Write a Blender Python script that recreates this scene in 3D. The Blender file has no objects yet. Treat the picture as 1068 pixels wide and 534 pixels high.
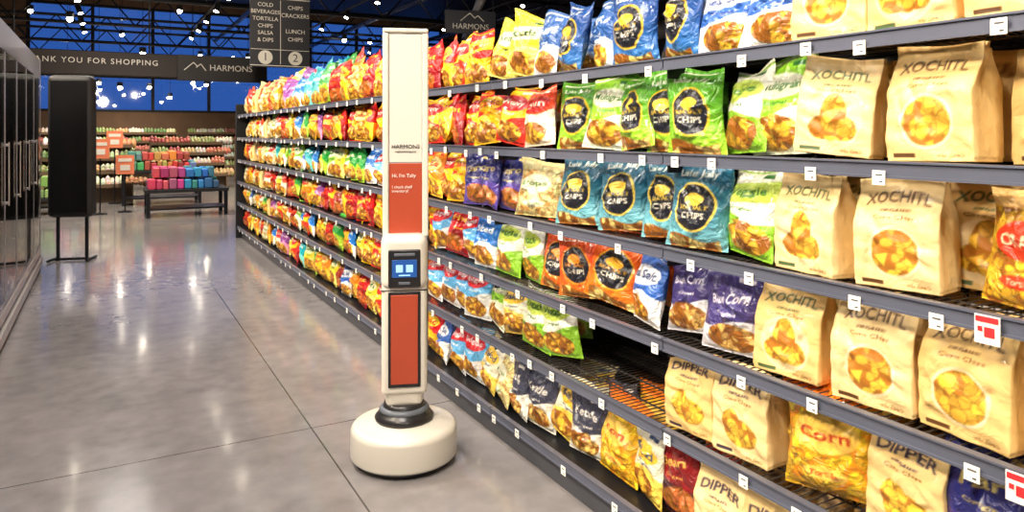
import bpy, bmesh, math, random
import numpy as np
from mathutils import Vector, Matrix
random.seed(7)
S = bpy.context.scene
try:
    S.view_settings.view_transform = 'Standard'
    S.view_settings.look = 'None'
except Exception: pass
COL = S.collection

# ------------------------------------------------------------------ helpers
def lin(c):
    return tuple((x/12.92 if x <= .04045 else ((x+.055)/1.055)**2.4) for x in c[:3])
def rgb(r, g, b): return lin((r/255, g/255, b/255))
def mat(name, col, rough=.5, metal=0, emit=None, es=0, coat=0, spec=.5):
    m = bpy.data.materials.new(name); m.use_nodes = True
    b = m.node_tree.nodes['Principled BSDF']
    b.inputs['Base Color'].default_value = (*col, 1)
    b.inputs['Roughness'].default_value = rough
    b.inputs['Metallic'].default_value = metal
    b.inputs['Coat Weight'].default_value = coat
    b.inputs['Specular IOR Level'].default_value = spec
    if emit:
        b.inputs['Emission Color'].default_value = (*emit, 1)
        b.inputs['Emission Strength'].default_value = es
    return m
def noisy(m, scale=20, amt=.25, bump=0, rvar=0):
    nt = m.node_tree; b = nt.nodes['Principled BSDF']
    tc = nt.nodes.new('ShaderNodeTexCoord'); n = nt.nodes.new('ShaderNodeTexNoise')
    n.inputs['Scale'].default_value = scale; n.inputs['Detail'].default_value = 6
    nt.links.new(tc.outputs['Object'], n.inputs['Vector'])
    c = b.inputs['Base Color'].default_value[:]
    mx = nt.nodes.new('ShaderNodeMix'); mx.data_type = 'RGBA'
    mx.inputs[6].default_value = (*[x*(1-amt) for x in c[:3]], 1)
    mx.inputs[7].default_value = (*[min(1, x*(1+amt)) for x in c[:3]], 1)
    nt.links.new(n.outputs['Fac'], mx.inputs[0]); nt.links.new(mx.outputs[2], b.inputs['Base Color'])
    if bump:
        bp = nt.nodes.new('ShaderNodeBump'); bp.inputs['Strength'].default_value = bump
        nt.links.new(n.outputs['Fac'], bp.inputs['Height']); nt.links.new(bp.outputs[0], b.inputs['Normal'])
    return m
def attr_mat(name, rough, coat=0, bump=0, metal=0):
    m = mat(name, (1, 1, 1), rough, metal, coat=coat)
    nt = m.node_tree; b = nt.nodes['Principled BSDF']
    a = nt.nodes.new('ShaderNodeAttribute'); a.attribute_name = 'Col'
    nt.links.new(a.outputs['Color'], b.inputs['Base Color'])
    if bump:
        tc = nt.nodes.new('ShaderNodeTexCoord'); n = nt.nodes.new('ShaderNodeTexNoise')
        n.inputs['Scale'].default_value = 16; n.inputs['Detail'].default_value = 3
        n.inputs['Distortion'].default_value = 1.6
        bp = nt.nodes.new('ShaderNodeBump'); bp.inputs['Strength'].default_value = bump; bp.inputs['Distance'].default_value = .03
        nt.links.new(tc.outputs['Object'], n.inputs['Vector'])
        nt.links.new(n.outputs['Fac'], bp.inputs['Height']); nt.links.new(bp.outputs[0], b.inputs['Normal'])
    return m
def link(o, parent=None):
    COL.objects.link(o)
    if parent: o.parent = parent
    return o
def empty(name, loc=(0, 0, 0), rz=0):
    e = bpy.data.objects.new(name, None); e.location = loc; e.rotation_euler[2] = rz
    e.empty_display_size = .1
    return link(e)
def boxes(name, bl, m, parent=None, bevel=0, cols=None, smooth=False):
    V = []; F = []; C = []
    for k, (x0, x1, y0, y1, z0, z1) in enumerate(bl):
        o = len(V)
        V += [(x0,y0,z0),(x1,y0,z0),(x1,y1,z0),(x0,y1,z0),(x0,y0,z1),(x1,y0,z1),(x1,y1,z1),(x0,y1,z1)]
        F += [tuple(o+i for i in f) for f in ((0,3,2,1),(4,5,6,7),(0,1,5,4),(1,2,6,5),(2,3,7,6),(3,0,4,7))]
        if cols: C += [(*cols[k], 1)]*8
    me = bpy.data.meshes.new(name); me.from_pydata(V, [], F)
    if cols:
        a = me.color_attributes.new('Col', 'FLOAT_COLOR', 'POINT')
        a.data.foreach_set('color', np.array(C, dtype=np.float32).ravel())
    me.materials.append(m)
    o = bpy.data.objects.new(name, me); link(o, parent)
    if bevel:
        md = o.modifiers.new('b', 'BEVEL'); md.width = bevel; md.segments = 4
        md.limit_method = 'ANGLE'
        for p in me.polygons: p.use_smooth = True
        wn = o.modifiers.new('w', 'WEIGHTED_NORMAL')
    return o
def lathe(name, prof, m, parent=None, seg=64, loc=(0, 0, 0)):
    V = []; F = []
    for r, z in prof:
        for i in range(seg):
            a = 2*math.pi*i/seg; V.append((r*math.cos(a), r*math.sin(a), z))
    for j in range(len(prof)-1):
        for i in range(seg):
            F.append((j*seg+i, j*seg+(i+1) % seg, (j+1)*seg+(i+1) % seg, (j+1)*seg+i))
    F.append(tuple(reversed(range(seg)))); F.append(tuple((len(prof)-1)*seg+i for i in range(seg)))
    me = bpy.data.meshes.new(name); me.from_pydata(V, [], F); me.materials.append(m)
    for p in me.polygons: p.use_smooth = len(p.vertices) == 4
    o = bpy.data.objects.new(name, me); o.location = loc
    return link(o, parent)
def text(name, s, size, loc, rot, m, parent=None, align='CENTER', ext=.001, spacing=1.0):
    c = bpy.data.curves.new(name, 'FONT'); c.body = s; c.size = size; c.align_x = align; c.align_y = 'CENTER'
    c.extrude = ext; c.space_character = spacing; c.resolution_u = 3
    c.materials.append(m)
    o = bpy.data.objects.new(name, c); o.location = loc; o.rotation_euler = rot
    return link(o, parent)
def tube(V, F, p, q, r, n=6):
    p = Vector(p); q = Vector(q); d = (q-p).normalized()
    a = d.orthogonal().normalized(); b = d.cross(a); o = len(V)
    for c in (p, q):
        for i in range(n):
            t = 2*math.pi*i/n; V.append(tuple(c+(a*math.cos(t)+b*math.sin(t))*r))
    for i in range(n): F.append((o+i, o+(i+1) % n, o+n+(i+1) % n, o+n+i))
    F.append(tuple(o+i for i in reversed(range(n)))); F.append(tuple(o+n+i for i in range(n)))
def tubes(name, segs, m, parent=None, n=6):
    V = []; F = []
    for s in segs: tube(V, F, s[0], s[1], s[2], n)
    me = bpy.data.meshes.new(name); me.from_pydata(V, [], F); me.materials.append(m)
    return link(bpy.data.objects.new(name, me), parent)

# ------------------------------------------------------------------ materials
M_black = noisy(mat('black_paint', rgb(22, 22, 25), .6), 3, .3)
M_blackmetal = noisy(mat('black_metal', rgb(34, 35, 40), .35, .5), 12, .2)
M_wire = mat('wire_metal', rgb(84, 80, 78), .35, .6)
M_lip = noisy(mat('shelf_lip_metal', rgb(102, 106, 122), .35, .3), 8, .15)
M_kick = noisy(mat('kick_metal', rgb(90, 92, 100), .4, .4), 8, .15)
M_panel = noisy(mat('back_panel_black', rgb(46, 40, 38), .6), 6, .2)
M_tag = mat('tag_paper', rgb(240, 238, 230), .6)
M_tagred = mat('tag_red', rgb(205, 40, 45), .6)
M_ink = mat('tag_ink', rgb(90, 85, 85), .6)
M_white = mat('sign_white', rgb(240, 236, 224), .6)
M_bulb = mat('lamp_emitter', (1, 1, 1), .5, emit=(1, .88, .7), es=60)
M_foil = attr_mat('foil_bag_print', .30, .3, .75)
M_paper = attr_mat('paper_bag_print', .5, .1, .25)
M_box = attr_mat('carton_print', .5)

# ------------------------------------------------------------------ camera
f = 760.0
cam = bpy.data.cameras.new('camera'); co = bpy.data.objects.new('camera', cam); link(co)
cam.sensor_width = 36; cam.lens = f/1068*36; cam.shift_y = -129/1068; cam.clip_start = .05
HC = 1.47
co.location = (0, 0, HC); co.rotation_euler = (math.radians(90), 0, -math.atan(423/760))
S.camera = co

# ------------------------------------------------------------------ room shell
X0, X1, Y0, Y1, ZC = -9.0, 13.0, -4.0, 28.0, 6.0
mf = mat('polished_concrete', rgb(128, 122, 120), .1, spec=.7, coat=.3)
nt = mf.node_tree; b = nt.nodes['Principled BSDF']
b.inputs['Coat Roughness'].default_value = .08
tc = nt.nodes.new('ShaderNodeTexCoord')
def nz(scale, detail=6, dist=0):
    n = nt.nodes.new('ShaderNodeTexNoise'); n.inputs['Scale'].default_value = scale
    n.inputs['Detail'].default_value = detail; n.inputs['Distortion'].default_value = dist
    nt.links.new(tc.outputs['Object'], n.inputs['Vector']); return n
def mth(op, a, bb=None):
    n = nt.nodes.new('ShaderNodeMath'); n.operation = op
    for i, v in enumerate((a, bb)):
        if v is None: continue
        if isinstance(v, (int, float)): n.inputs[i].default_value = v
        else: nt.links.new(v, n.inputs[i])
    return n.outputs[0]
n1 = nz(.9, 8, .6); n2 = nz(9, 8)
cr = nt.nodes.new('ShaderNodeValToRGB')
cr.color_ramp.elements[0].position = .34; cr.color_ramp.elements[0].color = (*rgb(122, 118, 119), 1)
cr.color_ramp.elements[1].position = .68; cr.color_ramp.elements[1].color = (*rgb(154, 149, 149), 1)
mixn = mth('ADD', mth('MULTIPLY', n1.outputs['Fac'], .6), mth('MULTIPLY', n2.outputs['Fac'], .4))
nt.links.new(mixn, cr.inputs[0])
sx = nt.nodes.new('ShaderNodeSeparateXYZ'); nt.links.new(tc.outputs['Object'], sx.inputs[0])
def joint(out, off, per):
    d = mth('ABSOLUTE', mth('SUBTRACT', mth('MODULO', mth('ADD', mth('SUBTRACT', out, off), per*20.5), per), per/2))
    return mth('LESS_THAN', d, .004)
jt = mth('MAXIMUM', joint(sx.outputs['X'], .89, 3.6), joint(sx.outputs['Y'], 3.65, 4.2))
mx = nt.nodes.new('ShaderNodeMix'); mx.data_type = 'RGBA'
nt.links.new(jt, mx.inputs[0]); nt.links.new(cr.outputs[0], mx.inputs[6]); mx.inputs[7].default_value = (*rgb(76, 72, 72), 1)
nt.links.new(mx.outputs[2], b.inputs['Base Color'])
nt.links.new(mth('ADD', mth('MULTIPLY', n2.outputs['Fac'], .18), .09), b.inputs['Roughness'])
bp = nt.nodes.new('ShaderNodeBump'); bp.inputs['Strength'].default_value = .03; bp.inputs['Distance'].default_value = .02
nt.links.new(nz(3, 3).outputs['Fac'], bp.inputs['Height']); nt.links.new(bp.outputs[0], b.inputs['Normal'])
boxes('floor', [(X0, X1, Y0, Y1, -.1, 0)], mf)
boxes('ceiling', [(X0, X1, Y0, Y1, ZC, ZC+.1)], M_black)
M_wall = noisy(mat('wall_dark', rgb(44, 39, 39), .8), 2, .3)
boxes('wall_left', [(X0-.1, X0, Y0, Y1, 0, ZC)], M_wall)
boxes('wall_right', [(X1, X1+.1, Y0, Y1, 0, ZC)], M_wall)
boxes('wall_back', [(X0, X1, Y0-.1, Y0, 0, ZC)], noisy(mat('wall_cream', rgb(190, 180, 165), .8), 2, .1))
wx0, wx1, wz0, wz1 = -2.2, 12.2, 2.2, 5.7
boxes('wall_front', [(X0, X1, Y1, Y1+.15, 0, wz0), (X0, X1, Y1, Y1+.15, wz1, ZC), (X0, wx0, Y1, Y1+.15, wz0, wz1), (wx1, X1, Y1, Y1+.15, wz0, wz1)],
      noisy(mat('wall_brown', rgb(120, 92, 70), .8), 2, .3))
mg = bpy.data.materials.new('window_glass'); mg.use_nodes = True; g = mg.node_tree; g.nodes.clear()
out = g.nodes.new('ShaderNodeOutputMaterial'); t = g.nodes.new('ShaderNodeBsdfTransparent'); gl = g.nodes.new('ShaderNodeBsdfGlossy')
gl.inputs['Roughness'].default_value = .03; mm = g.nodes.new('ShaderNodeMixShader'); mm.inputs[0].default_value = .12
g.links.new(t.outputs[0], mm.inputs[1]); g.links.new(gl.outputs[0], mm.inputs[2]); g.links.new(mm.outputs[0], out.inputs[0])
nwin = 8; ww = (wx1-wx0)/nwin
for i in range(nwin):
    boxes('window_%d' % (i+1), [(wx0+i*ww+.04, wx0+(i+1)*ww-.04, Y1+.06, Y1+.07, wz0, wz1)], mg)
mb = [(wx0+i*ww-.05, wx0+i*ww+.05, Y1-.02, Y1+.12, wz0, wz1) for i in range(nwin+1)]
mb += [(wx0, wx1, Y1-.01, Y1+.11, z-.04, z+.04) for z in (wz0, 3.35, 4.5, wz1)]
boxes('trim_1', mb, M_black)

w = bpy.data.worlds.new('World'); S.world = w; w.use_nodes = True
bg = w.node_tree.nodes['Background']
bg.inputs[0].default_value = (*rgb(44, 88, 170), 1); bg.inputs[1].default_value = 1.2

# ------------------------------------------------------------------ gondola shelving
AX = 1.60; DEP = .50; GY0, GY1 = -.6, 10.7
SH = [1.706, 1.397, 1.091, .791, .50, .165]
gon = empty('shelving_gondola', (0, 0, 0))
boxes('back_panel', [(AX+DEP, AX+DEP+.04, GY0, GY1, 0, 1.80)], M_panel, gon)
lips = []; kick = [(AX+.05, AX+DEP+.04, GY0, GY1, 0, .13)]
sec = 1.22; ys = []
y = GY0
while y < GY1-.01:
    y2 = min(GY1, y+sec)
    for z in SH:
        lips.append((AX-.012, AX+.004, y+.003, y2-.003, z-.032, z+.006))
        lips.append((AX-.018, AX-.012, y+.003, y2-.003, z-.034, z-.028))
        lips.append((AX-.018, AX-.012, y+.003, y2-.003, z+.001, z+.006))
    ys.append(y); y = y2
boxes('shelf_lips', lips, M_lip, gon)
boxes('kick_base', kick, M_kick, gon)
segs = []
for k, z in enumerate(SH):
    yy = GY0+.01
    lim = 5.2
    if k < 5:
        while yy < lim:
            segs.append(((AX, yy, z-.008), (AX+DEP, yy, z-.008), .0022)); yy += .026
    for xx in (AX+.03, AX+.12, AX+.25, AX+.38, AX+.47):
        segs.append(((xx, GY0, z-.013), (xx, GY1, z-.013), .004))
tubes('wire_decks', segs, M_wire, gon, n=5)
boxes('solid_decks', [(AX, AX+DEP, 5.2, GY1, z-.02, z-.006) for z in SH[:5]]+[(AX, AX+DEP, GY0, GY1, .13, .158)], M_blackmetal, gon)
br = []
for y in ys+[GY1]:
    for z in SH[:5]:
        br.append((AX+.01, AX+DEP, y-.004, y+.004, z-.06, z-.012))
    br.append((AX+DEP-.03, AX+DEP, y-.02, y+.02, .13, 1.80))
boxes('brackets', br, M_blackmetal, gon)
boxes('back_slats', [(AX+DEP-.006, AX+DEP, GY0, GY1, z, z+.012) for z in np.arange(.2, 1.7, .05)], M_blackmetal, gon)
boxes('end_panel', [(AX-.03, AX+DEP+.04, GY1, GY1+.05, 0, 1.86)], M_black, gon, bevel=.01)

tags = []; ink = []
rt = random.Random(3)
for k, z in enumerate(SH):
    y = .5+rt.random()*.2
    while y < GY1-.1:
        w_ = .032; h_ = .034; dz = -.014 if rt.random() < .5 else -.002
        x = AX-.02
        tags.append((x-.0025, x, y, y+w_, z-.036+dz, z-.036+dz+h_))
        for q, e_ in ((.006, .018), (.022, .008)):
            ink.append((x-.0032, x-.002, y+.006, y+w_-e_, z-.036+dz+q, z-.036+dz+q+.0035))
        y += .15+rt.random()*.26
boxes('price_tags', tags, M_tag, gon); boxes('price_tag_print', ink, M_ink, gon)
rp = []; rw = []
for (y, z) in ((.805, SH[2]), (.745, SH[3])):
    rw.append((AX-.026, AX-.023, y, y+.05, z-.055, z+.004)); rp.append((AX-.0275, AX-.0255, y+.003, y+.047, z-.010, z+.001)); rp.append((AX-.0275, AX-.0255, y+.010, y+.030, z-.04, z-.02)); rp.append((AX-.0275, AX-.0255, y+.034, y+.043, z-.03, z-.02))
boxes('sale_tags', rw, M_tag, gon); boxes('sale_tag_print', rp, M_tagred, gon)

# ------------------------------------------------------------------ bag artwork
gc = {}
def glyphs(word):
    """rasterise a word set in the built-in typeface (bold) to a boolean grid"""
    if word in gc: return gc[word]
    c = bpy.data.curves.new('tmp', 'FONT'); c.body = word; c.size = 1; c.offset = .022; c.resolution_u = 2
    o = bpy.data.objects.new('tmp', c); COL.objects.link(o)
    me = bpy.data.meshes.new_from_object(o); me.calc_loop_triangles()
    P = np.array([v.co[:2] for v in me.vertices]); T = np.array([t.vertices[:] for t in me.loop_triangles])
    mn = P.min(0); mxx = P.max(0); R = 44/(mxx[1]-mn[1]); P = (P-mn)*R
    Wd = int((mxx[0]-mn[0])*R)+1; G = np.zeros((45, Wd), bool)
    for t in T:
        a, b2, c2 = P[t]; x0, y0 = np.floor(P[t].min(0)).astype(int); x1, y1 = np.ceil(P[t].max(0)).astype(int)
        xs, ys_ = np.meshgrid(np.arange(x0, min(x1+1, Wd))+.5, np.arange(y0, min(y1+1, 45))+.5)
        def e(p, q): return (q[0]-p[0])*(ys_-p[1])-(q[1]-p[1])*(xs-p[0])
        s1, s2, s3 = e(a, b2), e(b2, c2), e(c2, a)
        m_ = ((s1 >= 0) & (s2 >= 0) & (s3 >= 0)) | ((s1 <= 0) & (s2 <= 0) & (s3 <= 0))
        G[y0:y0+m_.shape[0], x0:x0+m_.shape[1]] |= m_
    bpy.data.objects.remove(o); bpy.data.curves.remove(c); bpy.data.meshes.remove(me)
    gc[word] = G[::-1]; return gc[word]
class Art:
    def __init__(s, N, M, base, asp=1.25, seed=0):
        s.N, s.M = N*3, M*3; s.n, s.m = N, M; s.asp = asp
        u = (np.arange(s.N)+.5)/s.N; v = (np.arange(s.M)+.5)/s.M
        s.U, s.V = np.meshgrid(u, v); s.im = np.ones((s.M, s.N, 3))*np.array(base)/255
        s.r = np.random.RandomState(seed)
    def put(s, mk, c, a=1.0): s.im[mk] = s.im[mk]*(1-a)+np.array(c)/255*a; return s
    def rect(s, u0, u1, v0, v1, c): return s.put((s.U > u0) & (s.U < u1) & (s.V > v0) & (s.V < v1), c)
    def emask(s, cu, cv, ru, rv): return ((s.U-cu)/ru)**2+((s.V-cv)*s.asp/rv)**2 < 1
    def ell(s, cu, cv, ru, rv, c): return s.put(s.emask(cu, cv, ru, rv), c)
    def grad(s, v0, v1, c):
        a = np.clip((s.V-v0)/(v1-v0), 0, 1)[..., None]; s.im = s.im*(1-a)+np.array(c)/255*a; return s
    def wave(s, v0, amp, c, below=True, ph=0):
        e = v0+amp*np.sin(s.U*5+ph); return s.put((s.V < e) if below else (s.V > e), c)
    def text(s, t, cu, cv, w, h, c, arch=0, slant=0):
        G = glyphs(t); gh, gw = G.shape
        vv = s.V-slant*(s.U-cu)-arch*(1-((s.U-cu)/(w/2))**2)
        tx = np.floor((s.U-(cu-w/2))/w*gw).astype(int); ty = np.floor((cv+h/2-vv)/h*gh).astype(int)
        ok = (tx >= 0) & (tx < gw) & (ty >= 0) & (ty < gh)
        bits = G[np.clip(ty, 0, gh-1), np.clip(tx, 0, gw-1)]
        return s.put(ok & bits, c)
    def chips(s, mk, c=(235, 175, 60), n=70, r=.09, dark=(150, 90, 25)):
        s.put(mk, dark); r0 = s.r
        for k in range(n):
            cu, cv = r0.rand(2); a = r0.rand()*3.14; ra = r*(.7+.6*r0.rand()); rb = ra*(.5+.4*r0.rand())
            du = s.U-cu; dv = (s.V-cv)*s.asp
            p = du*math.cos(a)+dv*math.sin(a); q = -du*math.sin(a)+dv*math.cos(a)
            if k % 2:
                d3 = np.maximum.reduce([q, p*.866-q*.5, -p*.866-q*.5])/(ra*.55)
                d1 = d3 < 1; d2 = d3 < .82
            else:
                d = (p/ra)**2+(q/rb)**2; d1 = d < 1; d2 = d < .7
            sh = .8+.35*r0.rand()
            cc = np.clip(np.array(c)*sh, 0, 255)
            s.put(d1 & mk, cc*.72); s.put(d2 & mk, cc)
        return s
    def done(s):
        a = s.im.reshape(s.m, 3, s.n, 3, 3).mean((1, 3)); a = np.clip(a, 0, 1)
        return np.where(a <= .04045, a/12.92, ((a+.055)/1.055)**2.4)

def bag_mesh(name, art, W, H, T, kind, seed):
    r = np.random.RandomState(seed); M, N, _ = art.shape
    nb = 9; ns = 3 if kind == 'paper' else 0
    V = []; C = []
    s = np.linspace(-1, 1, N); sb = np.linspace(1, -1, nb)
    ph = r.rand(12)*6.28; k = r.rand(6)
    lean = (r.rand()-.3)*.03
    cre = [(r.uniform(-.8, .8), r.uniform(.12, .85), r.uniform(0, 3.14), r.uniform(.12, .4), r.uniform(.004, .012)*(1 if r.rand() < .6 else -1)) for _ in range(12)]
    def dent(v):
        d = np.zeros(N)
        for cs, cv, a, ln, am in cre:
            p = (s-cs)*math.cos(a)*.8+(v-cv)*1.9*math.sin(a); q = -(s-cs)*math.sin(a)*.8+(v-cv)*1.9*math.cos(a)
            d += am*np.exp(-(p/ln)**2-(q/.07)**2)
        return d
    tn = r.uniform(.75, 1.12)
    for j in range(M):
        v = j/(M-1); z = v*H
        if kind == 'paper':
            q = np.clip((v-.58)/.36, 0, 1); q = q*q*(3-2*q)
            tb = T/2*(1-q)+.004; tf = T/2*(1-.62*q)
            if v > .94: tb = -tf+.014
            tb = max(tb, -tf+.012)
            w_ = W/2*(1-.02*math.sin(3.14*v))
            if v < .03: w_ *= .97
            fs = (1-np.abs(s)**6)
            wr = .0022*np.sin(s*3*k[0]+v*9+ph[0])+.0018*np.sin(s*7+v*15*k[1]+ph[1])+.0015*np.sin(v*31+s*4+ph[2])+dent(v)*.6*fs
            yf = -tf-.010*fs*math.sin(3.14*min(v/.95, 1))+wr
            bend = lean*max(0, v-.55)*2.2
            zz = z+.009*np.sin(s*1.6+ph[3])*max(0, v-.6)*2.5
            row = [(w_*s[i], yf[i]+bend, zz[i]) for i in range(N)]
            g = .16*min(1, v*1.6)
            for i in range(ns):
                p = (i+1)/(ns+1); row.append((w_*(1-g*(1-abs(2*p-1))), -tf+p*(tf+tb)+bend, zz[-1]))
            row += [(w_*x, tb+.004*(1-x**6)+bend, z+.009*math.sin(x*1.6+ph[3])*max(0, v-.6)*2.5) for x in sb]
            for i in range(ns):
                p = 1-(i+1)/(ns+1); row.append((-w_*(1-g*(1-abs(2*p-1))), -tf+p*(tf+tb)+bend, zz[0]))
        else:
            q = np.clip((v-.035)/.9, 0, 1)
            t = T/2*tn*max(0, math.sin(3.1416*q))**.5*(1+.28*(.5-v))+.0018
            w_ = W/2*(1-.085*math.sin(3.14*q)+.014*math.sin(v*9+ph[8]))
            fs = np.clip(1-np.abs(s)**2.3, 0, 1)**.72
            env = fs*math.sin(3.1416*q)**.4 if 0 < q < 1 else fs*0
            wr = .007*np.sin(s*2.5+v*6+ph[0])+.005*np.sin(s*5*k[0]-v*11+ph[1])+.003*np.sin(s*9+v*17+ph[2])+dent(v)*1.2
            rad = .006*np.sin(s*(10+8*k[1])+ph[3])*math.exp(-abs(v-.93)/.14)+.005*np.sin(s*12+ph[4])*math.exp(-v/.12)
            yf = -t*fs+(wr+rad)*env
            crimp = .0012*((j % 2)*2-1) if (v > .94 or v < .03) else 0
            bend = lean*max(0, v-.6)*2.4+.008*math.sin(s[0]+v*4+ph[5])*v
            bx = bend+.016*np.sin(s*2.2+ph[6])*max(0, v-.8)*5
            zz = z-.018*np.cos(s*1.8+ph[7])*max(0, v-.8)*5
            sk = .010*math.sin(v*3+ph[9])
            row = [(w_*s[i]+sk, yf[i]+bx[i]+crimp, zz[i]) for i in range(N)]
            fb = np.clip(1-np.abs(sb)**2.3, 0, 1)**.72
            row += [(w_*x*.999+sk, t*y_+.0008+bend+.016*math.sin(x*2.2+ph[6])*max(0, v-.8)*5+crimp, z-.018*math.cos(x*1.8+ph[7])*max(0, v-.8)*5) for x, y_ in zip(sb, fb)]
        V += row
        C += [tuple(c) for c in art[j]]
        C += [tuple(art[j, -1])]*ns+[tuple(art[j, -1])]*nb+[tuple(art[j, 0])]*ns
    L = N+nb+2*ns; F = []
    for j in range(M-1):
        for i in range(L):
            F.append((j*L+i, j*L+(i+1) % L, (j+1)*L+(i+1) % L, (j+1)*L+i))
    F.append(tuple(reversed(range(L)))); F.append(tuple((M-1)*L+i for i in range(L)))
    me = bpy.data.meshes.new(name); me.from_pydata([tuple(map(float, p)) for p in V], [], F)
    a = me.color_attributes.new('Col', 'FLOAT_COLOR', 'POINT')
    Ca = np.ones((len(V), 4), np.float32); Ca[:, :3] = np.array(C); a.data.foreach_set('color', Ca.ravel())
    for p in me.polygons: p.use_smooth = len(p.vertices) == 4
    me.materials.append(M_paper if kind == 'paper' else M_foil)
    return me

def d_cream(ink=(92, 58, 26), shape=0, word='XOCHITL'):
    def fn(N, M, sd):
        tint = ((240, 206, 138), (236, 198, 126), (243, 212, 150), (238, 202, 134))[sd % 4]
        a = Art(N, M, tint, 1.27, sd)
        a.wave(.80, .03, tuple(min(255, c*1.04) for c in tint), False, 1); a.rect(0, 1, .945, .955, (175, 135, 80)); a.rect(.04, .96, .965, .978, (200, 165, 100))
        a.text(word, .5, .79, .78, .10, ink, arch=.03)
        a.text('ORGANIC', .5, .705, .36, .03, ink)
        a.text('Corn Chips', .5, .645, .50, .042, (130, 88, 40))
        if shape == 0: mk = a.emask(.5, .34, .28, .26); a.put(a.emask(.5, .34, .315, .295), (248, 226, 178))
        elif shape == 1: mk = a.emask(.5, .38, .17, .30) | a.emask(.36, .27, .17, .15) | a.emask(.64, .27, .17, .15); a.put(a.emask(.5, .34, .37, .36), (246, 220, 166))
        else: mk = a.emask(.55, .3, .30, .2) | a.emask(.4, .38, .17, .2)
        a.chips(mk, (250, 190, 60), 110, .085, (180, 112, 30))
        a.rect(.1, .36, .04, .075, ink); a.text('No GMO', .76, .055, .26, .03, (140, 95, 50))
        return a.done()
    return fn
def d_circle(base, base2, ring, word='Late July', bottom=None):
    def fn(N, M, sd):
        a = Art(N, M, base2, 1.25, sd); a.grad(.05, .6, base)
        a.ell(.5, .47, .35, .35, ring); a.ell(.5, .47, .32, .32, (28, 30, 40))
        a.ell(.5, .56, .17, .09, ring); a.text('SEA SALT', .5, .47, .5, .05, ring); a.text('CHIPS', .5, .38, .42, .07, (240, 235, 215))
        a.text(word, .5, .83, .62, .085, (245, 242, 225)); a.rect(.1, .9, .925, .94, (245, 240, 220))
        a.chips((a.V < .13+.04*np.sin(a.U*7)) & (a.U > .1) & (a.U < .9), bottom or (240, 205, 120), 40, .08)
        return a.done()
    return fn
def d_band(top, low, word, wc, chipc=(240, 180, 55), cut=.42, lab=None):
    def fn(N, M, sd):
        a = Art(N, M, top, 1.25, sd)
        a.wave(cut, .06, low, True, sd % 6)
        v_ = sd % 3
        a.chips(a.emask(.5 if v_ == 0 else .42+.16*(v_ == 1), .21, .40, .22), chipc, 60, .085)
        if lab:
            if v_ == 1: a.put(np.abs(a.V-.68-.12*(a.U-.5)) < .11, lab)
            else: a.ell(.5, .68, .42, .17, lab)
        a.text(word, .5, .68, .66, .12, wc, slant=.12 if v_ == 1 else 0, arch=.02 if v_ == 2 else 0)
        a.text('Original', .5, .50, .4, .05, wc); a.rect(.62, .86, .86, .9, wc)
        a.rect(0, 1, .94, .96, low)
        return a.done()
    return fn
def d_clear(top, chipc, labc, word, wc, dark=(160, 95, 30)):
    def fn(N, M, sd):
        a = Art(N, M, top, 1.25, sd)
        a.chips(a.V < .8, chipc, 190, .07, dark)
        a.put((a.V > .8), top); a.put(a.emask(.5, .55, .36, .2), labc); a.text(word, .5, .55, .56, .11, wc)
        a.put(a.emask(.5, .22, .24, .07), labc); a.text('Tortilla', .5, .22, .3, .05, wc)
        return a.done()
    return fn
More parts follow.
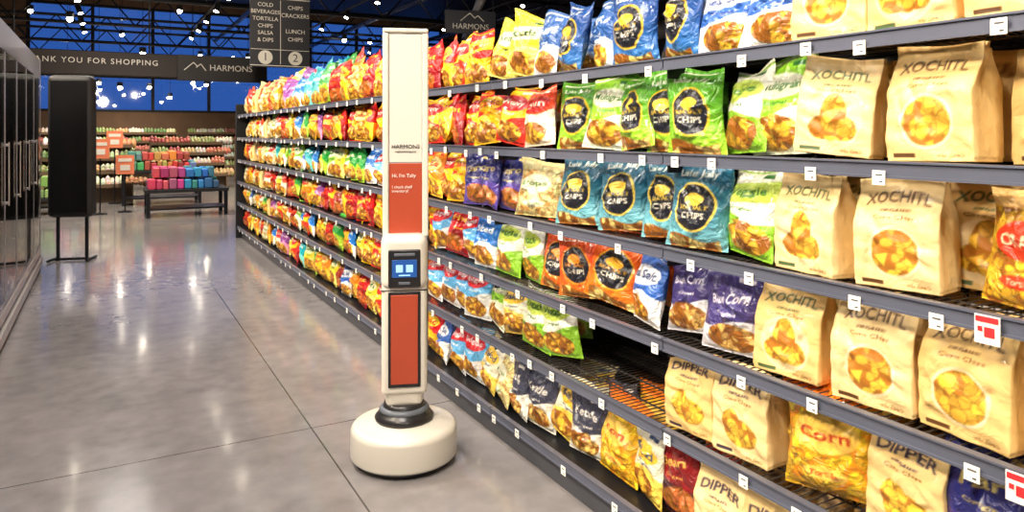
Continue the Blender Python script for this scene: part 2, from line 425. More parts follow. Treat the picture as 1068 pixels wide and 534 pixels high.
D = {
 'cream0': ('paper_tortilla_chip_bags', 'paper', .215, .275, .10, d_cream(), 3),
 'cream1': ('paper_tortilla_chip_bags', 'paper', .212, .270, .10, d_cream((70, 92, 50), 1), 2),
 'cream2': ('paper_tortilla_chip_bags', 'paper', .205, .256, .10, d_cream((60, 45, 60), 2, 'DIPPER'), 2),
 'teal': ('teal_tortilla_chip_bags', 'foil', .235, .285, .09, d_circle((38, 100, 128), (130, 200, 210), (238, 205, 80)), 3),
 'green': ('green_tortilla_chip_bags', 'foil', .23, .285, .09, d_circle((85, 160, 35), (165, 215, 55), (245, 205, 60)), 3),
 'orangec': ('orange_tortilla_chip_bags', 'foil', .28, .275, .10, d_circle((240, 95, 20), (250, 135, 35), (250, 180, 50)), 2),
 'dkor': ('orange_tortilla_chip_bags', 'foil', .23, .275, .08, d_circle((215, 75, 22), (240, 115, 35), (240, 150, 50)), 1),
 'bluesun': ('blue_tortilla_chip_bags', 'foil', .24, .285, .09, d_circle((30, 75, 145), (60, 125, 195), (250, 200, 50)), 2),
 'blue': ('blue_tortilla_chip_bags', 'foil', .23, .275, .09, d_band((40, 90, 160), (225, 230, 240), 'CHIPS', (240, 240, 250)), 2),
 'lime': ('green_tortilla_chip_bags', 'foil', .23, .285, .09, d_band((140, 200, 40), (235, 240, 215), 'Multigrain', (30, 90, 30), lab=(240, 240, 210)), 2),
 'wgreen': ('veggie_chip_bags', 'foil', .25, .275, .10, d_band((240, 240, 222), (140, 195, 50), 'Veggie', (50, 110, 40), lab=(200, 222, 90)), 3),
 'redyel': ('potato_chip_bags', 'foil', .24, .285, .10, d_band((225, 30, 38), (252, 200, 30), 'Classic', (200, 20, 30), cut=.52, lab=(250, 205, 40)), 4),
 'yelred': ('potato_chip_bags', 'foil', .24, .285, .10, d_band((254, 205, 28), (225, 50, 35), 'Wavy', (255, 250, 230), lab=(215, 30, 40)), 4),
 'yellow': ('potato_chip_bags', 'foil', .24, .285, .095, d_band((242, 222, 50), (250, 235, 120), 'Kettle', (40, 90, 50), lab=(250, 245, 190)), 2),
 'redcream': ('crinkle_chip_bags', 'foil', .27, .27, .09, d_band((240, 75, 30), (250, 235, 210), 'Sun', (250, 240, 220), cut=.55, lab=(210, 35, 35)), 2),
 'ltblue': ('ridged_chip_bags', 'foil', .24, .28, .10, d_band((95, 175, 230), (240, 240, 240), 'Ridges', (255, 250, 250), lab=(215, 40, 50)), 3),
 'bluewhite': ('ridged_chip_bags', 'foil', .22, .255, .085, d_band((50, 100, 185), (235, 235, 235), 'Sea Salt', (30, 50, 110), lab=(235, 238, 245)), 2),
 'navychips': ('blue_corn_chip_bags', 'foil', .22, .25, .085, d_band((70, 60, 120), (225, 225, 232), 'Blue Corn', (235, 230, 240), (235, 185, 100), .38), 2),
 'navy': ('blue_corn_chip_bags', 'foil', .23, .275, .09, d_band((40, 42, 115), (90, 70, 160), 'Taro', (220, 200, 120), (220, 120, 60)), 2),
 'popcorn': ('popcorn_bags', 'foil', .28, .26, .10, d_clear((236, 222, 160), (245, 222, 150), (225, 225, 200), 'Pops', (90, 130, 50), (200, 150, 80)), 2),
 'corn': ('corn_chip_bags', 'foil', .27, .30, .11, d_clear((250, 130, 20), (255, 196, 40), (250, 205, 90), 'Corn', (200, 60, 20), (225, 140, 20)), 2),
 'rolled': ('corn_chip_bags', 'foil', .20, .265, .09, d_clear((250, 205, 130), (250, 190, 50), (225, 60, 30), 'ORALE', (255, 240, 200)), 1),
 'dkred': ('bean_chip_bags', 'foil', .23, .265, .09, d_band((150, 28, 32), (70, 32, 38), 'Bean', (245, 200, 90), (220, 120, 60)), 2),
 'bw': ('kettle_chip_bags', 'foil', .22, .255, .09, d_band((62, 64, 84), (232, 228, 215), 'Kettle', (235, 230, 220), (235, 190, 100), .45), 2),
 'whiteyel': ('kettle_chip_bags', 'foil', .23, .255, .09, d_band((240, 234, 208), (250, 215, 90), 'Baked', (50, 70, 110), lab=(250, 200, 60)), 2),
 'purple': ('assorted_snack_bags', 'foil', .23, .275, .09, d_band((140, 65, 150), (245, 150, 190), 'Sweet', (255, 240, 250)), 1),
 'teal2': ('assorted_snack_bags', 'foil', .24, .285, .09, d_band((20, 160, 175), (120, 220, 210), 'Sea', (250, 250, 240)), 1),
 'dgreen': ('assorted_snack_bags', 'foil', .23, .285, .09, d_band((25, 150, 55), (170, 210, 50), 'Lime', (255, 250, 220)), 1),
 'orange': ('assorted_snack_bags', 'foil', .23, .275, .09, d_band((250, 140, 22), (250, 200, 60), 'Cheddar', (180, 20, 20), lab=(255, 225, 130)), 2),
 'skyblue': ('assorted_snack_bags', 'foil', .23, .275, .09, d_band((30, 120, 215), (250, 250, 250), 'Salted', (255, 255, 255)), 1),
 'red': ('assorted_snack_bags', 'foil', .24, .28, .09, d_band((215, 25, 30), (150, 15, 25), 'Hot', (255, 220, 60), (235, 110, 40)), 2),
}
cache = {}
def get_mesh(name, hi, var):
    g_, kind, W, H, T, fn, nv = D[name]; var %= (nv+1); key = (name, hi, var)
    if key not in cache:
        sd = sum(map(ord, name))*7+var*31
        N, M = (60, 78) if hi else (22, 30)
        cache[key] = bag_mesh(('bag_' if hi else 'bagfar_')+name, fn(N, M, sd), W, H, T, kind, sd)
    return cache[key]
rb = random.Random(11)
def place(par, name, y, k, x=None, rz=None, lean=None, hi=True, tilt=None, sc=1, var=None, dz=0):
    g_, kind, W, H, T, fn, nv = D[name]
    me = get_mesh(name, hi, rb.randrange(9) if var is None else var)
    o = bpy.data.objects.new('bag', me); link(o, par)
    if x is None: x = AX+.022+T/2+rb.random()*.03
    if rz is None: rz = rb.uniform(-20, 16) if kind == 'foil' else rb.uniform(-7, 11)
    if lean is None: lean = rb.uniform(0, 13) if kind == 'foil' else rb.uniform(-1, 3)
    if tilt is None: tilt = rb.gauss(0, 4.5) if kind == 'foil' else rb.gauss(0, 1.2)
    if kind == 'paper' and sc == 1: sc = rb.uniform(.95, 1.03)
    R = Matrix.Rotation(math.radians(-90+rz), 4, 'Z') @ Matrix.Rotation(math.radians(tilt), 4, 'Y') @ Matrix.Rotation(math.radians(-lean), 4, 'X')
    L0 = 70 if hi else 25
    low = min((R @ Vector(v.co)).z for v in me.vertices[:L0])*sc
    Mx = Matrix.Translation(Vector((x, y, SH[k]+.002-low+dz))) @ R @ Matrix.Scale(sc, 4)
    o.matrix_basis = Matrix.Translation(-par.location) @ Mx
    return o

rows = {
 0: [(.56,'cream0'),(.80,'cream0'),(1.03,'cream1'),(1.26,'cream0'),(1.47,'bluewhite'),(1.66,'bluewhite'),(1.86,'bluesun'),(2.08,'bluesun'),(2.30,'blue'),(2.50,'bluesun'),(2.70,'blue'),(2.92,'yellow'),(3.14,'yellow'),(3.38,'redyel'),(3.58,'yelred'),(3.76,'redyel'),(3.94,'red'),(4.12,'redyel'),(4.30,'yelred'),(4.5,'redyel'),(4.7,'yelred')],
 1: [(.60,'cream0'),(.985,'cream0'),(1.26,'cream1'),(1.45,'lime'),(1.60,'wgreen'),(1.78,'green'),(1.93,'green'),(2.09,'green'),(2.27,'lime'),(2.49,'green'),(2.80,'redcream'),(3.05,'yelred'),(3.24,'redyel'),(3.43,'yelred'),(3.62,'red'),(3.8,'redyel'),(4.0,'yelred'),(4.2,'redyel'),(4.4,'redyel'),(4.6,'yelred')],
 2: [(.62,'cream1'),(.815,'rolled'),(1.075,'cream0'),(1.32,'cream1'),(1.58,'wgreen'),(1.77,'teal'),(1.95,'teal'),(2.17,'teal'),(2.44,'teal'),(2.80,'popcorn'),(3.06,'navy'),(3.22,'navy'),(3.4,'navy'),(3.58,'redyel'),(3.76,'yelred'),(3.95,'orange'),(4.15,'redyel'),(4.35,'yelred'),(4.55,'redyel'),(4.72,'orange')],
 3: [(.67,'cream1'),(.915,'cream0'),(1.14,'cream0'),(1.395,'cream1'),(1.62,'navychips'),(1.82,'navychips'),(2.02,'bluewhite'),(2.25,'orangec'),(2.46,'dkor'),(2.62,'dkor'),(2.84,'wgreen'),(3.06,'wgreen'),(3.25,'skyblue'),(3.45,'ltblue'),(3.65,'red'),(3.83,'ltblue'),(4.0,'redyel'),(4.2,'red'),(4.4,'yelred'),(4.6,'yelred')],
 4: [(.60,'dkred'),(.77,'dkred'),(.90,'navy'),(1.05,'cream2'),(1.265,'corn'),(1.56,'cream2'),(1.775,'cream2'),(2.60,'wgreen'),(2.8,'wgreen'),(3.0,'whiteyel'),(3.2,'lime'),(3.4,'ltblue'),(3.58,'ltblue'),(3.76,'ltblue'),(3.95,'ltblue'),(4.15,'orange'),(4.35,'redyel'),(4.55,'yelred'),(4.72,'yelred')],
 5: [(1.22,'cream2'),(1.44,'cream2'),(1.64,'cream2'),(1.86,'dkred'),(2.04,'whiteyel'),(2.22,'corn'),(2.42,'bw'),(2.59,'whiteyel'),(2.76,'bw'),(2.93,'bw'),(3.10,'popcorn'),(3.29,'whiteyel'),(3.46,'ltblue'),(3.65,'ltblue'),(3.84,'bluewhite'),(4.03,'redyel'),(4.22,'yelred'),(4.42,'ltblue'),(4.6,'yelred'),(4.76,'redyel')],
}
for k, L in rows.items():
    par = None; last = None
    for y, nme in L:
        kw = {}
        if D[nme][0] != last:
            last = D[nme][0]; par = empty(last, (AX+.2, y, SH[k]))
        if k == 1 and nme == 'cream1': kw = dict(rz=14, tilt=5)
        if k == 4 and nme == 'corn': kw = dict(lean=2, rz=10, x=AX+.075)
        if k == 2 and nme == 'popcorn': kw = dict(lean=10)
        if k == 2 and nme == 'teal': kw = dict(rz=rb.uniform(0, 22), lean=rb.uniform(4, 12), tilt=rb.uniform(-6, 3))
        if k == 3 and nme == 'orangec': kw = dict(rz=15, lean=14, tilt=9)
        if k == 0 and nme == 'yellow': kw = dict(tilt=12, rz=10)
        if k == 5: kw = dict(sc=.98)
        place(par, nme, y, k, **kw)
        if not (k == 4 and 1.4 < y < 2.7) and not (k == 3 and 1.55 < y < 2.1):
            if rb.random() < .9: place(par, nme, y+.03, k, x=AX+.30, hi=False)
        if (k, y) == (1, .985): place(par, 'cream1', 1.12, 1, x=AX+.27); place(par, 'cream0', .77, 1, x=AX+.20)
        if (k, y) == (2, 1.075): place(par, 'cream1', .95, 2, x=AX+.24)
        if (k, y) == (3, 1.14): place(par, 'cream0', 1.27, 3, x=AX+.24)
        if (k, y) == (4, 1.56): place(par, 'cream2', 1.40, 4, x=AX+.2)
runs = {
 0: 'redyel red redyel orange redyel red dgreen dgreen teal2 teal2 teal2 skyblue skyblue ltblue purple purple yellow whiteyel orange red orange popcorn redcream cream1 popcorn redcream red popcorn',
 1: 'yelred redyel orange yelred red redyel orange yelred purple redyel dgreen lime skyblue orange yellow red redcream orange lime popcorn cream1 redcream popcorn redyel popcorn orange bluewhite popcorn',
 2: 'ltblue skyblue dgreen dgreen lime yellow lime dgreen yellow skyblue teal2 bluewhite lime orange dgreen lime yellow teal2 popcorn redcream lime popcorn orange ltblue cream1 popcorn red orange',
 3: 'redyel red yelred red redyel dkred yelred red purple redyel orange yelred dgreen yelred red redcream yellow popcorn red redcream bluewhite cream1 popcorn orange popcorn redyel orange popcorn',
 4: 'yelred redyel yellow skyblue yelred dgreen red yellow redyel skyblue yelred skyblue lime red redcream orange yelred popcorn purple cream1 dgreen redcream popcorn orange popcorn bluewhite yellow orange',
 5: 'yelred yellow red orange bluewhite dkred yellow orange redyel dgreen yellow teal2 red yelred yellow purple redcream popcorn skyblue orange popcorn red popcorn orange popcorn yellow orange red',
}
for k, L in runs.items():
    par = empty('assorted_snack_bags', (AX+.2, 7.5, SH[k]))
    for i, nme in enumerate(L.split()):
        y = 4.92+i*.205
        s_ = 1.15 if k == 0 else 1
        place(par, nme, y, k, hi=(i < 4), sc=s_)
        if rb.random() < .85: place(par, nme, y, k, x=AX+.30, hi=False, sc=1.3 if k == 0 else 1)
        if k == 0 and i > 4: place(par, nme, y+.03, k, x=AX+.24, hi=False, sc=1.05, dz=.16, lean=rb.uniform(10, 25), tilt=rb.uniform(-12, 12))

# ------------------------------------------------------------------ robot
R_white = noisy(mat('robot_shell', rgb(218, 212, 200), .28, coat=.4), 4, .03)
R_or = noisy(mat('robot_orange_panel', rgb(172, 72, 48), .35), 30, .05)
R_dark = mat('robot_dark_plastic', rgb(38, 36, 38), .3)
R_grey = mat('robot_grey', rgb(96, 102, 112), .35)
R_screen = mat('robot_screen', rgb(20, 40, 90), .2, emit=rgb(60, 115, 190), es=.6)
R_eye = mat('robot_eye', rgb(150, 200, 235), .3, emit=rgb(150, 200, 240), es=.6)
rob = empty('inventory_robot', (1.176, 3.115, 0), math.radians(-20))
def arc(r0, z0, rad, a0, a1, n=8):
    return [(r0+rad*math.cos(math.radians(a0+(a1-a0)*i/n)), z0+rad*math.sin(math.radians(a0+(a1-a0)*i/n))) for i in range(n+1)]
lathe('base_skirt', [(.215, .004), (.222, .03)], R_dark, rob)
lathe('base_shell', [(.19, .024)]+arc(.222, .038, .016, -80, 0)+arc(.205, .135, .033, 5, 80)+[(.17, .177), (.13, .182), (.05, .184)], R_white, rob)
lathe('collar', [(.128, .18), (.132, .195), (.118, .212), (.10, .23), (.092, .25), (.088, .262)], R_dark, rob)
lathe('collar_ring', [(.108, .222), (.112, .229), (.104, .240), (.098, .243)], R_grey, rob)
def rbox(name, w, d, z0, z1, m, y=0, bevel=.02, x=0, taper=1, seg=6):
    o = boxes(name, [(x-w/2, x+w/2, y-d/2, y+d/2, z0, z1)], m, rob)
    for v in o.data.vertices:
        if abs(v.co.z-z0) < 1e-5: v.co.x = x+(v.co.x-x)*taper; v.co.y = y+(v.co.y-y)*taper
    md = o.modifiers.new('b', 'BEVEL'); md.width = bevel; md.segments = seg; md.limit_method = 'NONE'
    for p in o.data.polygons: p.use_smooth = True
    wn = o.modifiers.new('w', 'WEIGHTED_NORMAL'); wn.keep_sharp = False
    return o
rbox('torso_bottom', .190, .16, .245, .36, R_white, 0, .03, taper=.82)
rbox('torso', .200, .17, .31, .99, R_white, 0, .022)
rbox('head_pod', .204, .19, .775, 1.018, R_white, -.008, .04)
rbox('torso_seam', .2015, .171, .770, .776, R_dark, 0, .002)
rbox('bezel', .142, .02, .788, .957, R_dark, -.098, .009)
rbox('display', .108, .006, .835, .912, R_screen, -.1075, .002)
rbox('sensor_bar', .09, .006, .928, .941, R_grey, -.1075, .0025)
rbox('speaker', .05, .006, .803, .815, R_grey, -.1075, .0025)
rbox('eye_1', .030, .003, .858, .890, R_eye, -.111, .001, x=-.022)
rbox('eye_2', .030, .003, .858, .890, R_eye, -.111, .001, x=.022)
rbox('display_base', .05, .003, .842, .847, R_eye, -.111, .001)
rbox('front_panel_frame', .142, .012, .346, .768, R_dark, -.085, .005)
rbox('front_panel', .118, .008, .362, .755, R_or, -.090, .003)
mo = .006
rbox('mast', .198, .105, .35, 1.925, R_white, .045, .012, x=mo*.5)
rbox('mast_rail_left', .028, .125, 1.00, 1.915, R_white, .038, .008, x=-.088+mo)
rbox('mast_rail_right', .028, .125, 1.00, 1.915, R_white, .038, .008, x=.088+mo)
rbox('mast_face', .146, .012, 1.33, 1.91, R_white, -.012, .003, x=mo)
rbox('mast_orange_panel', .146, .013, 1.00, 1.332, R_or, -.012, .003, x=mo)
rbox('mast_cap', .204, .125, 1.918, 1.938, R_white, .038, .008, x=mo)
rbox('mast_seam', .147, .0125, 1.333, 1.337, R_grey, -.012, .001, x=mo)
rbox('rear_sensor_strip', .006, .05, .45, 1.85, R_grey, .05, .002, x=.1005+mo)
text('mast_logo', 'HARMONS', .026, (mo, -.0205, 1.405), (math.pi/2, 0, 0), R_dark, rob)
text('mast_logo_sub', 'neighborhood grocer', .011, (mo, -.0205, 1.384), (math.pi/2, 0, 0), R_dark, rob)
M_rtext = mat('robot_text_white', rgb(245, 235, 225), .5)
text('greeting', "Hi, I'm Tally", .022, (-.055, -.0205, 1.275), (math.pi/2, 0, 0), M_rtext, rob, 'LEFT', .0006)
text('greeting_sub', "I check shelf\ninventory!", .018, (-.055, -.0205, 1.215), (math.pi/2, 0, 0), M_rtext, rob, 'LEFT', .0006)

# ------------------------------------------------------------------ coolers (left)
CX = -.62; CY0, CY1 = -1.6, 9.3
coo = empty('glass_door_cooler', (0, 0, 0))
M_cg = bpy.data.materials.new('cooler_glass'); M_cg.use_nodes = True; g = M_cg.node_tree; g.nodes.clear()
out = g.nodes.new('ShaderNodeOutputMaterial'); t = g.nodes.new('ShaderNodeBsdfTransparent'); t.inputs[0].default_value = (.8, .85, .85, 1)
gl = g.nodes.new('ShaderNodeBsdfGlossy'); gl.inputs['Roughness'].default_value = .05; fr = g.nodes.new('ShaderNodeFresnel'); fr.inputs[0].default_value = 1.7
mm = g.nodes.new('ShaderNodeMixShader')
g.links.new(fr.outputs[0], mm.inputs[0]); g.links.new(t.outputs[0], mm.inputs[1]); g.links.new(gl.outputs[0], mm.inputs[2]); g.links.new(mm.outputs[0], out.inputs[0])
M_steel = noisy(mat('brushed_steel', rgb(175, 170, 165), .35, .4), 20, .1)
M_frame = noisy(mat('door_frame_metal', rgb(130, 128, 130), .3, .3), 20, .1)
M_in = noisy(mat('cooler_liner', rgb(205, 205, 205), .5), 8, .05)
M_led = mat('added_cooler_led', (1, 1, 1), emit=(.9, .96, 1), es=14)  # glowing strips added to brighten the cooler interior
boxes('cabinet', [(CX-.85, CX-.01, CY0, CY1, 2.08, 2.25), (CX-.85, CX-.02, CY0, CY1, 0, .22), (CX-.85, CX, CY0-.05, CY0, 0, 2.25), (CX-.85, CX, CY1, CY1+.05, 0, 2.25)], M_frame, coo)
boxes('liner', [(CX-.85, CX-.80, CY0, CY1, 0, 2.2)]+[(CX-.80, CX-.12, CY0+i*2.18-.01, CY0+i*2.18+.01, .25, 2.08) for i in range(1, 5)], M_in, coo)
boxes('bumper', [(CX-.02, CX+.02, CY0, CY1, .05, .13), (CX-.02, CX+.005, CY0, CY1, .16, .24)], M_steel, coo, bevel=.008)
nd = 14; dw = (CY1-CY0)/nd; fb = []; hb = []; gb = []; lb = []
for i in range(nd):
    a, c = CY0+i*dw, CY0+(i+1)*dw
    fb += [(CX-.03, CX, a+.004, a+.03, .25, 2.08), (CX-.03, CX, c-.03, c-.004, .25, 2.08), (CX-.03, CX, a, c, .25, .29), (CX-.03, CX, a, c, 2.04, 2.08)]
    hb.append((CX+.014, CX+.022, a+.04, a+.055, .95, 1.4)); hb.append((CX-.01, CX+.02, a+.04, a+.055, .96, .98)); hb.append((CX-.01, CX+.02, a+.04, a+.055, 1.37, 1.39))
    gb.append((CX-.006, CX-.002, a+.028, c-.028, .285, 2.045))
    lb.append((CX-.07, CX-.055, a-.01, a+.01, .3, 2.03))
boxes('door_frames', fb, M_frame, coo); boxes('door_handles', hb, M_steel, coo, bevel=.004); boxes('door_glass', gb, M_cg, coo); boxes('added_led_strips', lb, M_led, coo)
sh = [(CX-.8, CX-.1, CY0, CY1, z, z+.015) for z in (.3, .65, 1.0, 1.35, 1.7)]
boxes('inner_shelves', sh, M_steel, coo)
pb = []; pc = []
pal = [(190, 60, 50), (70, 120, 60), (220, 200, 150), (60, 90, 150), (200, 140, 60), (230, 230, 225), (120, 70, 50)]
for z in (.315, .665, 1.015, 1.365, 1.715):
    y = CY0+.02
    while y < CY1-.15:
        wd = rb.uniform(.06, .11)
        pb.append((CX-.5, CX-.14, y, y+wd-.008, z, z+rb.uniform(.16, .27))); pc.append(rgb(*rb.choice(pal))); y += wd
boxes('drink_cartons', pb, M_box, coo, cols=pc)

ed = empty('black_merchandiser_panel', (-.34, 9.75, 0), math.radians(-18))
boxes('panel', [(-.235, .235, -.1, .1, .50, 2.12)], M_black, ed, bevel=.06)
boxes('panel_inset', [(-.19, .19, -.108, -.098, .56, 2.06)], mat('inset_black', rgb(14, 14, 16), .3), ed, bevel=.003)
tubes('stand', [((-.15, 0, 0), (-.15, 0, .55), .02), ((.15, 0, 0), (.15, 0, .55), .02), ((-.2, -.15, .02), (-.2, .15, .02), .015), ((.2, -.15, .02), (.2, .15, .02), .015), ((-.2, 0, .02), (.2, 0, .02), .015)], M_blackmetal, ed, 10)

# ------------------------------------------------------------------ signs
def sign_board(name, loc, w_, h_, rz=0):
    e = empty(name, loc, rz)
    boxes('board', [(-w_/2, w_/2, -.02, .02, -h_/2, h_/2)], mat('chalkboard', rgb(52, 52, 58), .6), e, bevel=.004)
    fr = [(-w_/2, w_/2, -.024, -.019, h_/2-.03, h_/2-.018), (-w_/2, w_/2, -.024, -.019, -h_/2+.018, -h_/2+.03)]
    boxes('border', fr, M_white, e)
    return e
RX = (math.pi/2, 0, 0)
sg = sign_board('aisle_sign', (2.30, 11.35, 2.98), .88, 1.06)
boxes('divider', [(-.004, .004, -.025, -.019, -.48, .48), (-.43, .43, -.025, -.019, -.27, -.262)], M_white, sg)
for i, s_ in enumerate(('COLD', 'BEVERAGES', 'TORTILLA', 'CHIPS', 'SALSA', '& DIPS')):
    text('label_l%d' % i, s_, .082, (-.22, -.024, .40-.105*i), RX, M_white, sg, ext=.002)
for i, s_ in enumerate(('CHIPS', 'CRACKERS', '', 'LUNCH', 'CHIPS')):
    if s_: text('label_r%d' % i, s_, .086, (.22, -.024, .38-.12*i), RX, M_white, sg, ext=.002)
for i, x in enumerate((-.22, .22)):
    o = lathe('disc_%d' % i, [(.105, 0), (.105, .004)], M_white, sg, 32, (x, -.019, -.385)); o.rotation_euler = RX
    text('num_%d' % i, str(i+1), .17, (x, -.026, -.385), RX, M_ink, sg, ext=.001)
tubes('hangers', [((-.4, 0, .5), (-.4, 0, 3.0), .008), ((.4, 0, .5), (.4, 0, 3.0), .008)], M_blackmetal, sg)
hd = empty('exit_header_sign', (0, 13.0, 2.53))
boxes('beam', [(-1.25, 2.35, -.06, .06, -.17, .19)], mat('header_brown', rgb(48, 38, 36), .6), hd, bevel=.01)
boxes('plate', [(1.0, 2.4, -.09, -.05, -.22, .2)], mat('header_plate', rgb(34, 30, 31), .5), hd, bevel=.01)
text('thanks', 'THANK YOU FOR SHOPPING', .12, (-.2, -.063, .04), RX, M_white, hd, ext=.003, spacing=1.22)
text('store_name', 'HARMONS', .14, (1.82, -.095, .0), RX, M_white, hd, ext=.003)
tubes('peaks', [((1.1, -.094, -.05), (1.24, -.094, .08), .008), ((1.24, -.094, .08), (1.3, -.094, .02), .008), ((1.28, -.094, 0), (1.35, -.094, .06), .008), ((1.35, -.094, .06), (1.43, -.094, -.05), .008)], M_white, hd)
tubes('posts', [((-1.2, 0, -2.53), (-1.2, 0, -.1), .04), ((2.3, 0, 0), (2.3, 0, 3.4), .012), ((.6, 0, 0), (.6, 0, 3.4), .012), ((-1.2, 0, 0), (-1.2, 0, 3.4), .012)], M_blackmetal, hd, 10)
s2 = empty('hanging_store_sign', (6.1, 12.6, 3.58), math.radians(-12))
boxes('board', [(-.5, .5, -.03, .03, -.22, .22)], mat('s2board', rgb(56, 58, 68), .6), s2, bevel=.01)
text('store_name', 'HARMONS', .15, (0, -.034, -.09), RX, M_white, s2, ext=.003)
tubes('peaks', [((-.2, -.034, .02), (-.02, -.034, .17), .01), ((-.02, -.034, .17), (.08, -.034, .08), .01), ((.08, -.034, .08), (.14, -.034, .13), .01), ((.14, -.034, .13), (.26, -.034, .02), .01)], M_white, s2)
tubes('hangers', [((-.45, 0, .2), (-.45, 0, 2.3), .01), ((.45, 0, .2), (.45, 0, 2.3), .01)], M_blackmetal, s2)

# ------------------------------------------------------------------ ceiling structure
tr = []
for Y in (15.5, 19.5, 23.5, 26.5):
    z0, z1 = 4.0, 4.7
    tr += [((X0, Y, z0), (X1, Y, z0), .04), ((X0, Y, z1), (X1, Y, z1), .04)]
    x = X0
    while x < X1-.6:
        tr.append(((x, Y, z0), (x+.6, Y, z1), .018)); tr.append(((x+.6, Y, z1), (x+1.2, Y, z0), .018)); x += 1.2
for X in (-3.2, 3.4, 6.8, 10):
    tr += [((X, Y0, 4.75), (X, Y1, 4.75), .07)]
tubes('ceiling_truss', tr, M_blackmetal)
tubes('ceiling_duct', [((4.6, 8, 4.35), (9.5, 20, 4.35), .10), ((12, 4, 4.0), (12, 26, 4.0), .22)], mat('duct', rgb(130, 126, 122), .5, .1), None, 20)

# ------------------------------------------------------------------ lights + fixtures
def track(x, ys_, z, side=1):
    e = empty('track_light', (x, 0, 0))
    boxes('rail', [(-.018, .018, min(ys_)-.3, max(ys_)+.3, z+.12, z+.15)], M_black, e)
    tubes('drops', [((0, yy, z+.14), (0, yy, ZC), .006) for yy in (min(ys_), max(ys_))], M_black, e)
    segs_ = []; bl = []
    for yy in ys_:
        d = Vector((side*.35, -.25, -1)).normalized(); p = Vector((0, yy, z+.03))
        segs_.append((p-d*.09, p+d*.07, .05)); segs_.append(((0, yy, z+.13), tuple(p), .01))
        bl.append((p+d*.070, p+d*.078, .043))
    tubes('heads', segs_, M_black, e, 14); tubes('lenses', bl, M_bulb, e, 14)
for x in (-.45, 1.8):
    track(x, [1+1.5*i for i in range(13)], 3.75, 1 if x < 1 else -1)
track(-1.5, [.2+1.4*i for i in range(8)], 3.6, 1)  # track added above the cooler side to go with the shelf wash
track(-3.0, [9+2*i for i in range(9)], 3.9); track(4.4, [11+2*i for i in range(8)], 3.9, -1); track(7.5, [9+2*i for i in range(9)], 4.1, -1)
def spot(name, loc, tgt, e, size=100, col=(1, .86, .68), rad=.12, blend=.8):
    l = bpy.data.lights.new(name, 'SPOT'); l.energy = e; l.spot_size = math.radians(size); l.color = col; l.shadow_soft_size = rad; l.spot_blend = blend
    o = bpy.data.objects.new(name, l); o.location = loc; d = Vector(tgt)-Vector(loc); o.rotation_euler = d.to_track_quat('-Z', 'Y').to_euler(); link(o); return o
for i in range(8):
    y = -.1+1.5*i
    spot('added_shelf_wash_spot', (-1.45, y, 3.35), (1.7, y+.3, .45), 350, 90, rad=.25)  # spots added on the cooler side for lower, more frontal light on the bags
for i in range(5):
    y = -.6+2.4*i
    spot('aisle_spot', (-.2, y, 3.5), (1.75, y+.1, .5), 110, 90)
for i in range(4):
    spot('aisle_fill_spot', (.2, 1.5+3.2*i, 3.6), (.2, 1.5+3.2*i, 0), 290, 140, (1, .93, .86), .35)  # soft fill added over the aisle, with no fixture of its own
for x, y in ((-3, 13), (.5, 14.5), (3, 17), (-1, 18), (2, 22), (6, 20), (-3, 23), (6, 14), (.5, 25)):
    spot('hall_spot', (x, y, 3.7), (x, y+.8, 0), 560, 130, (1, .88, .72), .25)
spot('added_sign_spot', (1.4, 9.2, 3.6), (1.9, 12.5, 2.7), 130, 80, rad=.08)  # this and the next two: spots added without fixtures to brighten the signs
spot('added_sign_spot', (-.5, 10.6, 3.6), (.0, 13.0, 2.5), 90, 70, rad=.08)
spot('added_sign_spot', (5.0, 10.6, 3.4), (5.9, 12.6, 3.6), 60, 60, rad=.08)
spot('rear_fill_spot', (-.2, -2.5, 3.6), (.9, 3.0, .6), 240, 80, (1, .9, .78), .3)  # unseen fill spot behind the camera, aimed at the robot
pend = [(-2.4,17,4.1),(-1.6,21,4.4),(-.6,16,3.6),(.4,24,4.3),(.7,18,3.2),(1.6,20,4.5),(2.6,25,3.9),(3.4,21,3.5),(4.6,24,4.6),(-3.6,22,3.6),(5.5,19,3.9),(7.5,23,4.4),(6.4,26,3.3),(-.2,26,3.0),(1.2,26,2.9),(2.2,23,2.9),(3.0,27,3.1),(-1.0,25,3.1),(-.3,22.5,2.7),(1.8,26,2.6),(.3,21,2.6)]
pe = empty('pendant_lamp_cluster', (0, 0, 0))
tubes('cords', [((x, y, z+.08), (x, y, ZC), .006) for x, y, z in pend], M_black, pe)
tubes('shades', [((x, y, z+.03), (x, y, z+.14), .07) for x, y, z in pend], M_black, pe, 14)
bm = bmesh.new()
for x, y, z in pend:
    bmesh.ops.create_uvsphere(bm, u_segments=12, v_segments=8, radius=.055, matrix=Matrix.Translation((x, y, z)))
me = bpy.data.meshes.new('globes'); bm.to_mesh(me); bm.free(); me.materials.append(M_bulb)
link(bpy.data.objects.new('globes', me), pe)

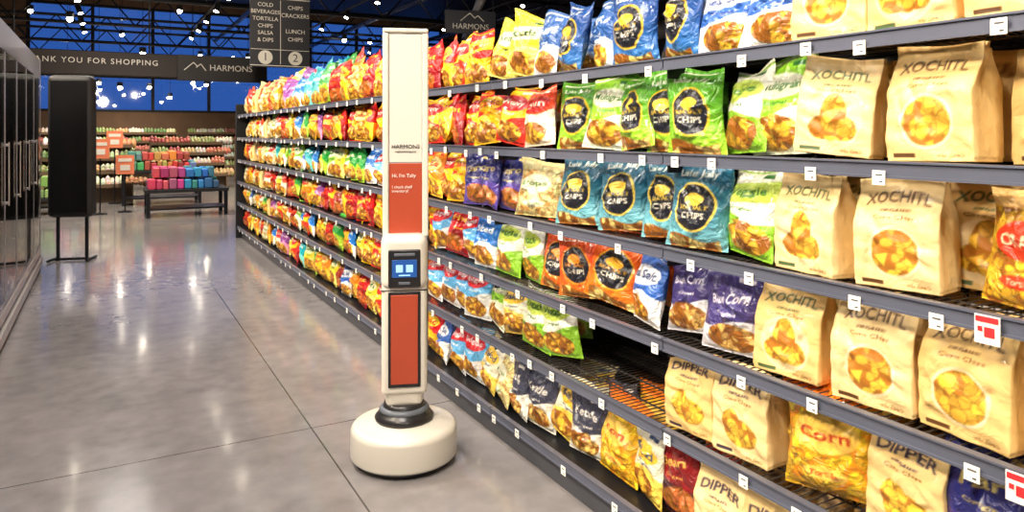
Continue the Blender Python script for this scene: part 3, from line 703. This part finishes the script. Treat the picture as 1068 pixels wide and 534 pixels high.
# ------------------------------------------------------------------ background displays
M_wood = noisy(mat('crate_wood', rgb(110, 88, 66), .6), 10, .2)
def produce_stand(loc, w_, rz, pals, name='produce_display_stand', tiers=4):
    e = empty(name, loc, rz)
    fr_ = []; bm = bmesh.new(); cl = bm.verts.layers.float_color.new('Col')
    for i in range(tiers):
        y0 = .32*i; z = .35+.27*i
        fr_ += [(-w_/2, w_/2, y0, y0+.34, z-.03, z), (-w_/2, w_/2, y0-.02, y0, z-.03, z+.04), (-w_/2, -w_/2+.03, y0, y0+.34, 0, z+.07), (w_/2-.03, w_/2, y0, y0+.34, 0, z+.07)]
        fr_ += [(-w_/2+.03, w_/2-.03, y0+.32, y0+.34, 0, z)]
        x = -w_/2+.06
        while x < w_/2-.06:
            c = rb.choice(pals); n = rb.choice((3, 4, 5))
            for a in range(n):
                for q in range(3):
                    rr = rb.uniform(.045, .065)
                    r_ = bmesh.ops.create_icosphere(bm, subdivisions=1, radius=rr, matrix=Matrix.Translation((x+a*.085, y0+.06+q*.1, z+.05+q*.03)) @ Matrix.Diagonal((1, 1, rb.uniform(.8, 1.9), 1)))
                    for v in r_['verts']: v[cl] = (*rgb(*[min(255, k*rb.uniform(.8, 1.1)) for k in c]), 1)
            x += n*.085+.02
    boxes('frame', fr_, M_wood, e)
    me = bpy.data.meshes.new('goods'); bm.to_mesh(me); bm.free(); me.materials.append(M_box)
    for p in me.polygons: p.use_smooth = True
    link(bpy.data.objects.new('goods', me), e)
greens = [(140, 155, 95), (190, 195, 150), (170, 100, 85), (215, 208, 188), (105, 130, 80), (205, 155, 110), (210, 210, 200)]
warm = [(195, 120, 95), (205, 175, 125), (155, 160, 105), (210, 202, 188), (170, 80, 78)]
produce_stand((-.35, 17.3, 0), 1.7, 0, greens)
produce_stand((1.9, 20.5, 0), 1.8, 0, warm)
produce_stand((-2.6, 19.5, 0), 1.8, 0, greens)
produce_stand((4.2, 21.5, 0), 1.8, 0, warm)
produce_stand((.8, 24.5, 0), 2.4, 0, greens, tiers=5)
produce_stand((-1.8, 24.5, 0), 2.0, 0, warm, tiers=5)
produce_stand((3.6, 25.5, 0), 2.4, 0, greens, tiers=5)
def table(name, loc, w_, d_, h_, pals, rz=0, levels=2):
    e = empty(name, loc, rz)
    boxes('table_top', [(-w_/2, w_/2, -d_/2, d_/2, h_-.06, h_)], M_black, e, bevel=.008)
    boxes('legs', [(sx_*(w_/2-.05)-.03, sx_*(w_/2-.05)+.03, sy*(d_/2-.05)-.03, sy*(d_/2-.05)+.03, 0, h_-.05) for sx_ in (-1, 1) for sy in (-1, 1)]+[(-w_/2+.03, w_/2-.03, -d_/2+.05, d_/2-.05, .12, .15)], M_blackmetal, e)
    bl = []; cl = []
    for lv in range(levels):
        x = -w_/2+.05+lv*.08
        while x < w_/2-.2-lv*.08:
            wd = rb.uniform(.09, .15); c = pals[int((x/w_+.5)*len(pals)) % len(pals)]
            for yy in (-d_/2+.04+lv*.06, -.05, d_/2-.3):
                hh = rb.uniform(.13, .19)
                bl.append((x, x+wd-.012, yy, yy+.2, h_+lv*.2+.001, h_+lv*.2+hh)); cl.append(rgb(*[min(255, k*rb.uniform(.75, 1.15)) for k in c]))
            x += wd
    boxes('cartons', bl, M_box, e, bevel=.02, cols=cl)
table('display_table', (1.25, 14.3, 0), 1.35, .8, .48, [(215, 80, 130), (220, 95, 150), (70, 150, 200), (75, 155, 205), (70, 140, 195)])
table('display_table', (1.0, 16.8, 0), 1.5, .8, .7, [(95, 165, 125), (205, 80, 75), (225, 150, 80), (200, 80, 80), (100, 150, 200)])
table('display_table', (-.7, 15.6, 0), .9, .7, .3, [(150, 170, 105), (215, 210, 190), (120, 145, 85)])
M_os = mat('sign_orange', rgb(240, 135, 95), .6)
def sign_stand(loc, h_):
    e = empty('price_sign_stand', loc)
    tubes('pole', [((0, 0, 0), (0, 0, h_), .012)], M_blackmetal, e); tubes('foot', [((0, 0, 0), (0, 0, .02), .12)], M_blackmetal, e, 20)
    boxes('card', [(-.15, .15, -.02, -.012, h_-.35, h_)], M_os, e); boxes('card_print', [(-.11, .11, -.024, -.02, h_-.12, h_-.06), (-.08, .08, -.024, -.02, h_-.28, h_-.18)], M_white, e)
sign_stand((-.1, 15.0, 0), 1.35); sign_stand((.15, 17.1, 0), 1.5); sign_stand((.3, 15.2, 0), 1.05)
